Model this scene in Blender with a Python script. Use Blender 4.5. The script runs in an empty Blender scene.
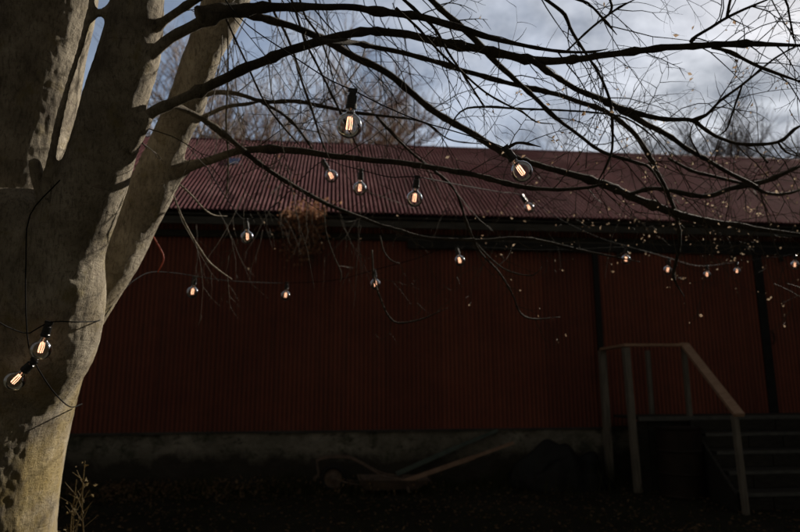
import bpy, math, random
from mathutils import Vector, Matrix, noise
random.seed(7)
R = math.radians
sc = bpy.context.scene
C = sc.collection
# ------------------------------------------------------------------ camera
F, HC = 640.0, 1.4
PITCH, ROLL = R(10.85), R(-0.3)
fw = Vector((0, math.cos(PITCH), math.sin(PITCH)))
r0 = Vector((1, 0, 0)); u0 = Vector((0, -math.sin(PITCH), math.cos(PITCH)))
rt = r0*math.cos(ROLL) + u0*math.sin(ROLL)
up = -r0*math.sin(ROLL) + u0*math.cos(ROLL)
CAM = Vector((0, 0, HC))
cd = bpy.data.cameras.new('camera'); co = bpy.data.objects.new('camera', cd); C.objects.link(co)
m = Matrix((rt, up, -fw)).transposed().to_4x4(); m.translation = CAM
co.matrix_world = m
cd.sensor_width = 36; cd.lens = F*36/800; cd.clip_end = 2000; cd.clip_start = .05
cd.dof.use_dof = True; cd.dof.focus_distance = 2.35; cd.dof.aperture_fstop = 2.5
sc.camera = co

def ray(x, y): return fw + rt*((x-400)/F) + up*((266-y)/F)
def U(x, y, d): return CAM + ray(x, y)*d
def plane_hit(x, y, p0, n):
    r = ray(x, y); return CAM + r*((p0-CAM).dot(n)/r.dot(n))
def G(x, y, z=0.0): return plane_hit(x, y, Vector((0, 0, z)), Vector((0, 0, 1)))

# barn frame: u along the wall (receding right), v into the barn
TH = R(6.25)
bu = Vector((math.cos(TH), math.sin(TH), 0)); bv = Vector((-math.sin(TH), math.cos(TH), 0)); bz = Vector((0, 0, 1))
BO = bv*9.8
def B(u, v, z): return BO + bu*u + bv*v + bz*z
def wall_uz(x, y, v=0.0):
    h = plane_hit(x, y, BO+bv*v, bv) - BO
    return h.dot(bu), h.z

# ------------------------------------------------------------------ helpers
def obj(name, verts, faces, mat, parent=None, smooth=False):
    me = bpy.data.meshes.new(name); me.from_pydata([tuple(v) for v in verts], [], faces); me.update()
    if smooth:
        for p in me.polygons: p.use_smooth = True
    o = bpy.data.objects.new(name, me); C.objects.link(o)
    if mat: me.materials.append(mat)
    if parent:
        o.parent = parent
        o.matrix_parent_inverse = Matrix.Translation(-parent.location) if parent.type == 'EMPTY' and parent.rotation_euler[:] == (0,0,0) and not parent.parent else Matrix()
    return o
def thing(name, label, cat, loc=(0, 0, 0), group=None):
    o = bpy.data.objects.new(name, None); C.objects.link(o); o.location = loc
    o.empty_display_size = .2
    o['label'] = label; o['category'] = cat
    if group: o['group'] = group
    return o
def tag(o, label, cat, group=None, kind=None):
    o['label'] = label; o['category'] = cat
    if group: o['group'] = group
    if kind: o['kind'] = kind
    return o

class MB:
    def __init__(s): s.v = []; s.f = []
    def box(s, c, a, b, d):
        """centre c, half-extent vectors a,b,d"""
        k = len(s.v); c = Vector(c)
        for i in (-1, 1):
            for j in (-1, 1):
                for l in (-1, 1): s.v.append(c + a*i + b*j + d*l)
        for q in ((0,1,3,2),(4,6,7,5),(0,4,5,1),(2,3,7,6),(0,2,6,4),(1,5,7,3)): s.f.append([k+t for t in q])
        return s
    def bar(s, p, q, w, h, upv=Vector((0, 0, 1))):
        p = Vector(p); q = Vector(q); d = (q-p); n = d.normalized()
        side = n.cross(upv)
        if side.length < 1e-4: side = n.cross(Vector((1, 0, 0)))
        side.normalize(); t = side.cross(n).normalized()
        return s.box((p+q)/2, d/2, side*(w/2), t*(h/2))
    def tube(s, pts, rad, n=8, smooth=True, wob=0.0, step=None, knob=0.0):
        pts = [Vector(p) for p in pts]
        if not isinstance(rad, (list, tuple)): rad = [rad]*len(pts)
        if smooth and len(pts) > 2: pts, rad = crom(pts, list(rad), step)
        k0 = len(s.v); nrm = None
        for i, p in enumerate(pts):
            a = pts[max(i-1, 0)]; b = pts[min(i+1, len(pts)-1)]
            t = (b-a)
            t = t.normalized() if t.length > 1e-9 else Vector((0, 0, 1))
            if nrm is None:
                nrm = t.orthogonal().normalized()
            nrm = (nrm - t*nrm.dot(t)).normalized(); bn = t.cross(nrm)
            if wob:
                w = noise.noise_vector(p*4.5+Vector((5, 1, 2)))*rad[i]*wob + noise.noise_vector(p*13)*rad[i]*wob*.35; p = p + w
            rr = rad[i]
            if knob: rr *= .93 + knob*max(0, noise.noise(p*23)-.12)*2.6
            for j in range(n):
                an = 2*math.pi*j/n
                s.v.append(p + (nrm*math.cos(an) + bn*math.sin(an))*rr)
        for i in range(len(pts)-1):
            for j in range(n):
                a = k0+i*n+j; b = k0+i*n+(j+1) % n
                s.f.append([a, b, b+n, a+n])
        s.f.append([k0+j for j in range(n)][::-1])
        e = k0+(len(pts)-1)*n
        s.f.append([e+j for j in range(n)])
        return s
    def lathe(s, prof, M, n=16):
        k0 = len(s.v)
        for r, z in prof:
            for j in range(n):
                a = 2*math.pi*j/n
                s.v.append(M @ Vector((r*math.cos(a), r*math.sin(a), z)))
        for i in range(len(prof)-1):
            for j in range(n):
                a = k0+i*n+j; b = k0+i*n+(j+1) % n
                s.f.append([a, b, b+n, a+n])
        return s
    def build(s, name, mat, parent=None, smooth=False): return obj(name, s.v, s.f, mat, parent, smooth)

def crom(pts, rad, step=None):
    P = [pts[0]*2-pts[1]] + pts + [pts[-1]*2-pts[-2]]
    Q = [rad[0]] + rad + [rad[-1]]
    op, orr = [], []
    for i in range(1, len(P)-2):
        L = (P[i+1]-P[i]).length
        n = max(2, int(L/(step or .06)))
        n = min(n, 26)
        for k in range(n):
            t = k/n; a, b, c, d = P[i-1], P[i], P[i+1], P[i+2]
            op.append(.5*((2*b) + (c-a)*t + (2*a-5*b+4*c-d)*t*t + (3*b-a-3*c+d)*t**3))
            orr.append(Q[i]*(1-t)+Q[i+1]*t)
    op.append(pts[-1]); orr.append(rad[-1])
    return op, orr

# ------------------------------------------------------------------ materials
def nt(name):
    m = bpy.data.materials.new(name); m.use_nodes = True
    t = m.node_tree; return m, t, t.nodes['Principled BSDF']
def N(t, kind, **kw):
    n = t.nodes.new(kind)
    for k, v in kw.items():
        if k in n.inputs: n.inputs[k].default_value = v
        else: setattr(n, k, v)
    return n
def ramp(t, src, stops):
    r = t.nodes.new('ShaderNodeValToRGB'); e = r.color_ramp.elements
    while len(e) < len(stops): e.new(.5)
    for i, (p, c) in enumerate(stops):
        e[i].position = p; e[i].color = (*c, 1) if len(c) == 3 else c
    t.links.new(src, r.inputs[0]); return r
def mix(t, fac, a, b, mode='MIX'):
    n = t.nodes.new('ShaderNodeMix'); n.data_type = 'RGBA'; n.blend_type = mode
    for i, s in ((0, fac), (6, a), (7, b)):
        if hasattr(s, 'is_linked') or isinstance(s, bpy.types.NodeSocket): t.links.new(s, n.inputs[i])
        else: n.inputs[i].default_value = s if i == 0 else (*s, 1)
    return n.outputs[2]
def coords(t, scale=(1, 1, 1), rot=(0, 0, 0)):
    c = t.nodes.new('ShaderNodeTexCoord'); mp = t.nodes.new('ShaderNodeMapping')
    mp.inputs['Scale'].default_value = scale; mp.inputs['Rotation'].default_value = rot
    t.links.new(c.outputs['Object'], mp.inputs[0]); return mp.outputs[0]
def noi(t, vec, scale, detail=6, rough=.6, dist=0):
    n = N(t, 'ShaderNodeTexNoise', Scale=scale, Detail=detail, Roughness=rough, Distortion=dist)
    t.links.new(vec, n.inputs['Vector']); return n.outputs['Fac']
def bump(t, h, bs, strength=.4, dist=.01):
    b = N(t, 'ShaderNodeBump', Strength=strength, Distance=dist)
    t.links.new(h, b.inputs['Height']); t.links.new(b.outputs[0], bs.inputs['Normal'])
def simple(name, c1, c2, scale=6, rough=.8, stretch=(1, 1, 1), metal=0, bstr=.3, bdist=.005, spec=.3, rot=(0,0,0)):
    m, t, b = nt(name); v = coords(t, stretch, rot)
    n = noi(t, v, scale); r = ramp(t, n, [(.3, c1), (.7, c2)])
    t.links.new(r.outputs[0], b.inputs['Base Color'])
    b.inputs['Roughness'].default_value = rough; b.inputs['Metallic'].default_value = metal
    b.inputs['Specular IOR Level'].default_value = spec
    bump(t, noi(t, v, scale*4, 4), b, bstr, bdist)
    return m

def bark_mat(name, light=1.0, lichen=True):
    m, t, b = nt(name); v = coords(t)
    a = ramp(t, noi(t, v, 5, 8, .65), [(.32, (.14*light, .118*light, .09*light)), (.5, (.30*light, .262*light, .20*light)), (.7, (.46*light, .41*light, .325*light))]).outputs[0]
    vs = coords(t, (3.2, 3.2, 15)); fine = noi(t, vs, 3, 6, .62, .8)          # horizontal lenticels and ripples
    a = mix(t, ramp(t, fine, [(.31, (.5,)*3), (.39, (0, 0, 0))]).outputs[0], a, (.11*light, .065*light, .05*light))
    vv = coords(t, (9, 9, 3.2)); cr = noi(t, vv, 2.6, 8, .72, 1.2)
    a = mix(t, ramp(t, cr, [(.33, (.8,)*3), (.40, (0, 0, 0))]).outputs[0], a, (.05*light, .04*light, .03*light))
    fk = coords(t, (42, 42, 11)); fl_ = noi(t, fk, 2.0, 6, .75, .5)
    a = mix(t, ramp(t, fl_, [(.38, (.6,)*3), (.52, (0, 0, 0))]).outputs[0], a, (.07*light, .057*light, .043*light))
    if lichen:
        geo = t.nodes.new('ShaderNodeNewGeometry'); sep = t.nodes.new('ShaderNodeSeparateXYZ'); t.links.new(geo.outputs['Position'], sep.inputs[0])
        mr = N(t, 'ShaderNodeMapRange'); mr.inputs[1].default_value = 2.2; mr.inputs[2].default_value = .9
        t.links.new(sep.outputs[2], mr.inputs[0])
        ln = ramp(t, noi(t, v, 3.2, 8, .7), [(.42, (0, 0, 0)), (.6, (1, 1, 1))]).outputs[0]
        mm = N(t, 'ShaderNodeMath', operation='MULTIPLY'); t.links.new(mr.outputs[0], mm.inputs[0]); t.links.new(ln, mm.inputs[1])
        ma = N(t, 'ShaderNodeMath', operation='MULTIPLY'); t.links.new(mm.outputs[0], ma.inputs[0]); ma.inputs[1].default_value = .6
        a = mix(t, ma.outputs[0], a, (.30, .215, .05))
        ln2 = ramp(t, noi(t, v, 7, 8, .7), [(.55, (0, 0, 0)), (.68, (.7,)*3)]).outputs[0]
        a = mix(t, ln2, a, (.22, .18, .08))
    t.links.new(a, b.inputs['Base Color']); b.inputs['Roughness'].default_value = .85
    b.inputs['Specular IOR Level'].default_value = .2
    ad = N(t, 'ShaderNodeMath', operation='ADD'); t.links.new(cr, ad.inputs[0]); t.links.new(fine, ad.inputs[1])
    ad2 = N(t, 'ShaderNodeMath', operation='ADD'); t.links.new(ad.outputs[0], ad2.inputs[0]); t.links.new(noi(t, v, 45, 6, .7), ad2.inputs[1])
    ad3 = N(t, 'ShaderNodeMath', operation='ADD'); t.links.new(ad2.outputs[0], ad3.inputs[0]); t.links.new(fl_, ad3.inputs[1])
    bump(t, ad3.outputs[0], b, .6, .012)
    return m
M = {}
M['bark'] = bark_mat('pale_bark')
M['branch'] = bark_mat('branch_bark', .85, False)
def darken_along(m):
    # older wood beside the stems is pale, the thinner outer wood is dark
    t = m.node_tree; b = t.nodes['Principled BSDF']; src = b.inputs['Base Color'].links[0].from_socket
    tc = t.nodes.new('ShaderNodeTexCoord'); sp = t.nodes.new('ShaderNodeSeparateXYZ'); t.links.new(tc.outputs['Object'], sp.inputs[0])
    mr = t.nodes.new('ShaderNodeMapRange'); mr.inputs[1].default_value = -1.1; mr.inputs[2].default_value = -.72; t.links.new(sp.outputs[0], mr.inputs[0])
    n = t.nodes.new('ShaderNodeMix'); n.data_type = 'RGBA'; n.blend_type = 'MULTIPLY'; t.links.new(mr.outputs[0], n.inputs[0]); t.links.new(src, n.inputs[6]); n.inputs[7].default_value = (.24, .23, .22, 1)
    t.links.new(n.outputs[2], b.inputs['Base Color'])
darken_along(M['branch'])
M['twig'] = simple('twig_bark', (.04, .033, .026), (.11, .09, .065), 12)
M['far_twig_dark'] = simple('far_twig_dark_bark', (.09, .08, .075), (.17, .15, .14), 5, bstr=0)
M['far_twig'] = simple('far_twig_bark', (.20, .15, .115), (.36, .28, .21), 5, bstr=0)
def sheets(t, col, width, lap=.02):
    """each sheet faded a little differently, dark lap lines between them, mud splashed near the bottom"""
    c = coords(t, (1, 1, 1), (0, 0, -TH)); sp = t.nodes.new('ShaderNodeSeparateXYZ'); t.links.new(c, sp.inputs[0])
    def mt(op, a, b):
        n = N(t, 'ShaderNodeMath', operation=op)
        for i, q in enumerate((a, b)):
            if isinstance(q, (int, float)): n.inputs[i].default_value = q
            else: t.links.new(q, n.inputs[i])
        return n.outputs[0]
    q = mt('DIVIDE', sp.outputs[0], width); fl = mt('FLOOR', q, 0); fr = mt('FRACT', q, 0)
    wn = t.nodes.new('ShaderNodeTexWhiteNoise'); wn.noise_dimensions = '1D'; t.links.new(fl, wn.inputs['W'])
    tint = ramp(t, wn.outputs[0], [(0, (.86, .86, .87)), (1, (1.12, 1.1, 1.08))]).outputs[0]
    col = mix(t, 1.0, col, tint, 'MULTIPLY')
    ln = mt('LESS_THAN', fr, lap); lm_ = mt('MULTIPLY', ln, .35)
    return mix(t, lm_, col, (.02, .012, .01))
def painted(name, c1, c2, c3, rough, streak=(9, 9, .5), metal=0.0, spec=.3, local=None, rib_shade=False):
    """weathered painted sheet: patches, streaks running down, grime"""
    m, t, b = nt(name); v = coords(t); vs = coords(t, streak)
    a = ramp(t, noi(t, v, .9, 7, .65), [(.3, c1), (.68, c2)]).outputs[0]
    a = mix(t, ramp(t, noi(t, vs, 1.6, 6, .7), [(.5, (0, 0, 0)), (.78, (.8,)*3)]).outputs[0], a, c3)
    a = mix(t, ramp(t, noi(t, v, 7, 8, .75), [(.52, (0, 0, 0)), (.75, (.55,)*3)]).outputs[0], a, c3)
    if local: a = sheets(t, a, local)
    if rib_shade:   # shade between the ribs, painted dark into the valleys of the sheet
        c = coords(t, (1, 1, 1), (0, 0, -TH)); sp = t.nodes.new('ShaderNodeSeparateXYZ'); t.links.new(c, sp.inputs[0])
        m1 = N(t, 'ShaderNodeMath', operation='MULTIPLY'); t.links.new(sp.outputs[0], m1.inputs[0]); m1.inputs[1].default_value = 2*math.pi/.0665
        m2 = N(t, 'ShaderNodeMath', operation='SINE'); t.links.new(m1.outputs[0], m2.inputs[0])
        m3 = N(t, 'ShaderNodeMapRange'); m3.inputs[1].default_value = .35; m3.inputs[2].default_value = -.5; m3.inputs[4].default_value = .92 if rib_shade is True else rib_shade; t.links.new(m2.outputs[0], m3.inputs[0])
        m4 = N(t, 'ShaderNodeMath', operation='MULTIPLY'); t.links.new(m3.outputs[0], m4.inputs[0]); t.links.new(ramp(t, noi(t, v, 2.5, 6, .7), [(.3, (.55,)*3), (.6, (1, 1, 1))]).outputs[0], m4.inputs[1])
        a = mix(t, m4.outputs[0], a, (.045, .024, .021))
    t.links.new(a, b.inputs['Base Color']); b.inputs['Roughness'].default_value = rough
    b.inputs['Specular IOR Level'].default_value = spec; b.inputs['Metallic'].default_value = metal
    bump(t, noi(t, v, 22, 6, .7), b, .25, .006)
    return m
M['wall'] = painted('red_painted_sheet', (.235, .073, .048), (.34, .110, .071), (.16, .072, .054), .75, local=.84, rib_shade=.6)
M['door'] = painted('red_painted_door_sheet', (.245, .076, .048), (.36, .114, .072), (.16, .072, .052), .75, local=.84, rib_shade=.6)
M['roof'] = painted('faded_maroon_roof_sheet', (.36, .14, .165), (.58, .31, .335), (.27, .16, .14), .85, (3, 3, 3), spec=.08, local=.8, rib_shade=True)
M['fascia'] = simple('weathered_fascia', (.05, .05, .046), (.11, .105, .095), 3, stretch=(1, 1, 6))
M['dark'] = simple('dark_iron', (.012, .012, .012), (.03, .028, .026), 8, .6)
M['concrete'] = None
M['wood'] = simple('weathered_grey_wood', (.15, .14, .12), (.34, .31, .265), 3, stretch=(12, 12, 1.2), bstr=.5)
M['wood_rail'] = simple('handrail_wood', (.38, .235, .16), (.62, .42, .30), 3, stretch=(3, 12, 12), bstr=.5)
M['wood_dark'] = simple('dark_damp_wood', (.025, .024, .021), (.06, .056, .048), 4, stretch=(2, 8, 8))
M['wood_edge'] = simple('worn_step_edge', (.09, .095, .09), (.18, .185, .175), 4, stretch=(2, 8, 8))
M['cable'] = simple('black_rubber_cable', (.012, .012, .012), (.016, .016, .016), 20, .8, spec=.05, bstr=0)
M['socket'] = simple('black_bulb_socket', (.008, .008, .009), (.014, .014, .015), 20, .3, spec=.6, bstr=0)

def concrete_mat():
    m, t, b = nt('mossy_concrete'); v = coords(t)
    a = ramp(t, noi(t, v, 1.3, 8, .7), [(.3, (.12, .112, .09)), (.5, (.27, .255, .21)), (.68, (.50, .47, .40))]).outputs[0]
    a = mix(t, ramp(t, noi(t, v, 3.1, 8, .75), [(.5, (0, 0, 0)), (.62, (.85,)*3)]).outputs[0], a, (.06, .068, .04))
    sp = t.nodes.new('ShaderNodeSeparateXYZ'); t.links.new(v, sp.inputs[0])      # mud splashed up from the yard
    ad = N(t, 'ShaderNodeMath', operation='MULTIPLY_ADD'); t.links.new(noi(t, v, 2.6, 8, .7), ad.inputs[0]); ad.inputs[1].default_value = -.75; t.links.new(sp.outputs[2], ad.inputs[2])
    a = mix(t, ramp(t, ad.outputs[0], [(0.0, (.92,)*3), (.16, (0, 0, 0))]).outputs[0], a, (.045, .038, .028))
    st_ = noi(t, coords(t, (2.2, 2.2, 5)), 2.4, 5, .8, .6)
    a = mix(t, ramp(t, st_, [(.36, (.8,)*3), (.44, (0, 0, 0))]).outputs[0], a, (.05, .046, .036))
    t.links.new(a, b.inputs['Base Color']); b.inputs['Roughness'].default_value = .95
    bump(t, noi(t, v, 9, 9, .75), b, 1, .05); return m
M['concrete'] = concrete_mat()
def ground_mat():
    m, t, b = nt('dark_yard_soil'); v = coords(t)
    a = ramp(t, noi(t, v, .7, 8, .65), [(.35, (.024, .023, .017)), (.55, (.044, .040, .031)), (.75, (.08, .072, .058))]).outputs[0]
    a = mix(t, ramp(t, noi(t, v, 5, 8, .75), [(.48, (0, 0, 0)), (.66, (.7,)*3)]).outputs[0], a, (.035, .045, .022))
    t.links.new(a, b.inputs['Base Color']); b.inputs['Roughness'].default_value = .95; b.inputs['Specular IOR Level'].default_value = .1
    bump(t, noi(t, v, 7, 9, .75), b, 1, .05); return m
M['ground'] = ground_mat()
def leaf_mat(name, c1, c2, sc_=3.0):
    m, t, b = nt(name); v = coords(t)
    r = ramp(t, noi(t, v, sc_, 3), [(.35, c1), (.65, c2)])
    t.links.new(r.outputs[0], b.inputs['Base Color']); b.inputs['Roughness'].default_value = .7
    b.inputs['Specular IOR Level'].default_value = .2
    tr = N(t, 'ShaderNodeBsdfTranslucent'); t.links.new(r.outputs[0], tr.inputs[0])
    mx = N(t, 'ShaderNodeMixShader'); mx.inputs[0].default_value = .4
    t.links.new(b.outputs[0], mx.inputs[1]); t.links.new(tr.outputs[0], mx.inputs[2])
    t.links.new(mx.outputs[0], t.nodes['Material Output'].inputs[0]); return m
M['leaf'] = leaf_mat('dry_tan_leaf', (.34, .22, .14), (.62, .50, .37), 9)
M['vine_leaf'] = leaf_mat('rusty_vine_leaf', (.36, .17, .10), (.60, .36, .22), 9)
M['litter'] = leaf_mat('fallen_leaf', (.12, .08, .045), (.36, .25, .15), 3)
M['grass'] = leaf_mat('dull_grass', (.04, .05, .02), (.11, .105, .05), 3)
M['stalk'] = leaf_mat('dry_stalk', (.12, .09, .045), (.22, .17, .09), 3)
def glass_mat():
    m, t, b = nt('clear_bulb_glass'); t.nodes.remove(b)
    fr = N(t, 'ShaderNodeFresnel', IOR=1.5)
    gl = N(t, 'ShaderNodeBsdfGlossy', Roughness=.035); gl.inputs[0].default_value = (1, 1, 1, 1)
    tr = N(t, 'ShaderNodeBsdfTransparent'); tr.inputs[0].default_value = (.955, .95, .93, 1)
    mp = N(t, 'ShaderNodeMath', operation='MULTIPLY'); mp.inputs[1].default_value = .9
    t.links.new(fr.outputs[0], mp.inputs[0])
    mx = N(t, 'ShaderNodeMixShader'); t.links.new(mp.outputs[0], mx.inputs[0])
    t.links.new(tr.outputs[0], mx.inputs[1]); t.links.new(gl.outputs[0], mx.inputs[2])
    t.links.new(mx.outputs[0], t.nodes['Material Output'].inputs[0]); return m
M['glass'] = glass_mat()
def emit_mat(name, col, s):
    m, t, b = nt(name); b.inputs['Base Color'].default_value = (*col, 1)
    b.inputs['Emission Color'].default_value = (*col, 1); b.inputs['Emission Strength'].default_value = s
    return m
M['filament'] = emit_mat('glowing_filament', (1.0, .52, .32), 3.0)
M['plain_red'] = simple('faded_red_strap', (.30, .05, .03), (.42, .09, .055), 20, .6)
M['pale_blue'] = simple('pale_blue_plastic', (.35, .5, .6), (.5, .65, .72), 20, .4)
M['tarp_blue'] = simple('blue_sheet', (.05, .09, .25), (.09, .14, .34), 12, .5)
M['tarp_dark'] = simple('black_sheeting', (.008, .009, .009), (.016, .017, .016), 3, .55, bstr=.6, bdist=.03)
M['rust'] = simple('rusty_dark_steel', (.016, .013, .011), (.04, .026, .02), 5, .7)
M['barrow_iron'] = simple('rusty_barrow_pan', (.12, .095, .08), (.26, .19, .15), 7, .75)
M['barrow_wood'] = simple('brown_barrow_handle', (.30, .19, .135), (.46, .32, .24), 7, .75)
M['barrow_green'] = simple('dull_green_barrow_handle', (.08, .11, .10), (.15, .19, .17), 7, .7)

# ------------------------------------------------------------------ ground
def gz(x, y):
    """gentle unevenness of the yard"""
    return .05*noise.noise(Vector((x*.5, y*.5, 0))) + .018*noise.noise(Vector((x*2.3, y*2.3, 4)))
gv, gf = [], []
xs = [-400, -150, -60, -30, -18] + [-12+i*.2 for i in range(121)] + [18, 30, 60, 150, 400]
ys = [-100, -40, -15, -5] + [-1+i*.2 for i in range(71)] + [16, 20, 30, 60, 120, 300, 900]
for y in ys:
    for x in xs: gv.append((x, y, gz(x, y) if -12 <= x <= 12 and -1 <= y <= 13 else 0))
nx = len(xs)
for j in range(len(ys)-1):
    for i in range(nx-1): a = j*nx+i; gf.append((a, a+1, a+nx+1, a+nx))
g = obj('ground', gv, gf, M['ground'], None, True); g['kind'] = 'structure'

# ------------------------------------------------------------------ barn
UL, UR = -11.0, 15.0
_, ZE = wall_uz(400, 214, -.35)          # roof edge
_, ZB = wall_uz(400, 431)                # top of foundation
PHI = R(35)
# ridge from its pixel
rr = ray(400, 146); e0 = B(0, -.35, ZE); nrm = (bz*math.cos(PHI) - bv*math.sin(PHI))
hit = CAM + rr*((e0-CAM).dot(nrm)/rr.dot(nrm)) - BO
VR, ZR = hit.dot(bv), hit.z
print('barn', ZE, ZB, VR, ZR)
barn = thing('barn', 'long dark red corrugated barn with faded maroon tin roof', 'barn', tuple(BO))
def corr(name, u0_, u1_, rows, amp, per, mat, noise_amp=0.0, thick=None):
    """rows: list of (v,z) along the sheet; waves along u; normal estimated in the (v,z) plane"""
    nn = int((u1_-u0_)/per*8); V = []; Fc = []
    for k, (v, z) in enumerate(rows):
        a = rows[max(k-1, 0)]; b = rows[min(k+1, len(rows)-1)]
        dv, dz = b[0]-a[0], b[1]-a[1]; L = math.hypot(dv, dz); n2 = (-dz/L, dv/L)
        for i in range(nn+1):
            u = u0_+(u1_-u0_)*i/nn
            w = amp*math.sin(2*math.pi*u/per)
            w += noise_amp*noise.noise(Vector((u*.8, k*.5, 3)))+noise_amp*.5*noise.noise(Vector((int(u/.66)*7.3, k*.8, 9)))
            V.append(B(u, v+n2[0]*w, z+n2[1]*w))
    w_ = nn+1
    for k in range(len(rows)-1):
        for i in range(nn): a = k*w_+i; Fc.append((a, a+1, a+w_+1, a+w_))
    o = obj(name, V, Fc, mat, barn, True)
    return o
K = 14
roof_o = corr('roof', UL-.4, UR+.4, [(-.35+(VR+.35)*k/K, ZE+(ZR-ZE)*k/K) for k in range(K+1)], .019, .0665, M['roof'], .012)
corr('roof', UL-.4, UR+.4, [(VR+(VR+.35)*k/4, ZR-(ZR-ZE)*k/4) for k in range(5)], .013, .0665, M['roof'], .01)
MB().tube([B(UL-.4, VR, ZR-.005), B(UR+.4, VR, ZR-.005)], .03, 10, False).build('ridge_cap', M['roof'], roof_o, True)
ud, _ = wall_uz(600, 340)                # left edge of sliding door
ud2, _ = wall_uz(757, 300)
zt = ZE-.05
corr('wall', UL, UR, [(0, ZB+(zt-ZB)*k/6) for k in range(7)], .009, .0665, M['wall'], .006)
mb = MB()
for u in (UL, UR):
    k = len(mb.v); mb.v += [B(u, .02, ZB), B(u, VR*2, ZB), B(u, VR*2, ZE+.15), B(u, VR, ZR-.05), B(u, .02, ZE+.15)]; mb.f.append([k, k+1, k+2, k+3, k+4])
k = len(mb.v); mb.v += [B(UL, VR*2, ZB), B(UR, VR*2, ZB), B(UR, VR*2, ZE+.15), B(UL, VR*2, ZE+.15)]; mb.f.append([k, k+1, k+2, k+3])
mb.build('wall', M['wall'], barn)
# soffit, fascia and gutter
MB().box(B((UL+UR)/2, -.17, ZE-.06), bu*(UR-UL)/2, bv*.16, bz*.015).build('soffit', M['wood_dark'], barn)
MB().box(B((UL+UR)/2, -.30, ZE-.155), bu*(UR-UL)/2, bv*.012, bz*.055).build('fascia', M['fascia'], barn)
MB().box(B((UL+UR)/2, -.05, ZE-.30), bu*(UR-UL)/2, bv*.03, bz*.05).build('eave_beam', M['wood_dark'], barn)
# foundation with rough face
V, Fc = [], []
nu = 420; zs = [-.15, .05, .2, .35, .5, .62, ZB-.06, ZB-.02, ZB]
for j, z in enumerate(zs):
    for i in range(nu+1):
        u = UL+(UR-UL)*i/nu
        o_ = -.10 + .035*noise.noise(Vector((u*1.7, z*2, 1))) + .02*noise.noise(Vector((u*6, z*6, 8)))
        V.append(B(u, o_, z))
V += [B(UL+(UR-UL)*i/nu, .02, ZB) for i in range(nu+1)]
for j in range(len(zs)):
    for i in range(nu): a = j*(nu+1)+i; Fc.append((a, a+1, a+nu+2, a+nu+1))
obj('foundation', V, Fc, M['concrete'], barn, False)
MB().box(B((UL+UR)/2, -.07, ZB+.012), bu*(UR-UL)/2, bv*.062, bz*.012).build('sill', M['fascia'], barn)
# sliding door track and doors
ut, zk = wall_uz(408, 243, -.12)
_, zk2 = wall_uz(408, 249, -.12)
MB().box(B((ut+UR)/2, -.09, zk-.02), bu*(UR-ut)/2, bv*.05, bz*.062).build('door_track', M['dark'], barn)
MB().box(B((ut+UR)/2, -.135, zk+.055), bu*(UR-ut)/2, bv*.006, bz*.012).build('track_flashing', M['fascia'], barn)
for (a, b_) in ((ud, ud2-.06), (ud2+.08, ud2+2.9)):
    d = corr('door', a, b_, [(-.075, ZB+.04+(zk-.05-ZB-.04)*k/4) for k in range(5)], .008, .0665, M['door'], .004)
    for q, w in ((a-.035, .045), (b_+.03, .03)):
        MB().box(B(q, -.085, (ZB+zk)/2), bu*w, bv*.022, bz*((zk-.05-ZB)/2)).build('door_edge_post', M['dark'], barn)
    for uu in (a+.35, b_-.35): MB().box(B(uu, -.115, zk-.10), bu*.03, bv*.012, bz*.09).build('door_hanger', M['dark'], d)
# handle on the far door
uh, zh = wall_uz(768, 338)
MB().tube([B(uh, -.10, zh-.1), B(uh, -.15, zh-.06), B(uh, -.15, zh+.06), B(uh, -.10, zh+.1)], .01, 6).build('door_handle', M['dark'], d)
# blue patch on roof
def roofpt(x, y, off=.03):
    r_ = ray(x, y); p0 = B(0, -.35, ZE)+nrm*off
    return CAM + r_*((p0-CAM).dot(nrm)/r_.dot(nrm))
k = MB(); q = [roofpt(227, 164), roofpt(237, 163), roofpt(240, 158), roofpt(229, 158)]
k.v = q+[p-nrm*.008 for p in q]; k.f = [[0, 1, 2, 3], [4, 7, 6, 5], [0, 4, 5, 1], [1, 5, 6, 2], [2, 6, 7, 3], [3, 7, 4, 0]]
tag(k.build('roof_patch', M['tarp_blue']), 'small blue sheet lying on the maroon roof beside the tree stem', 'blue sheet')

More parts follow.
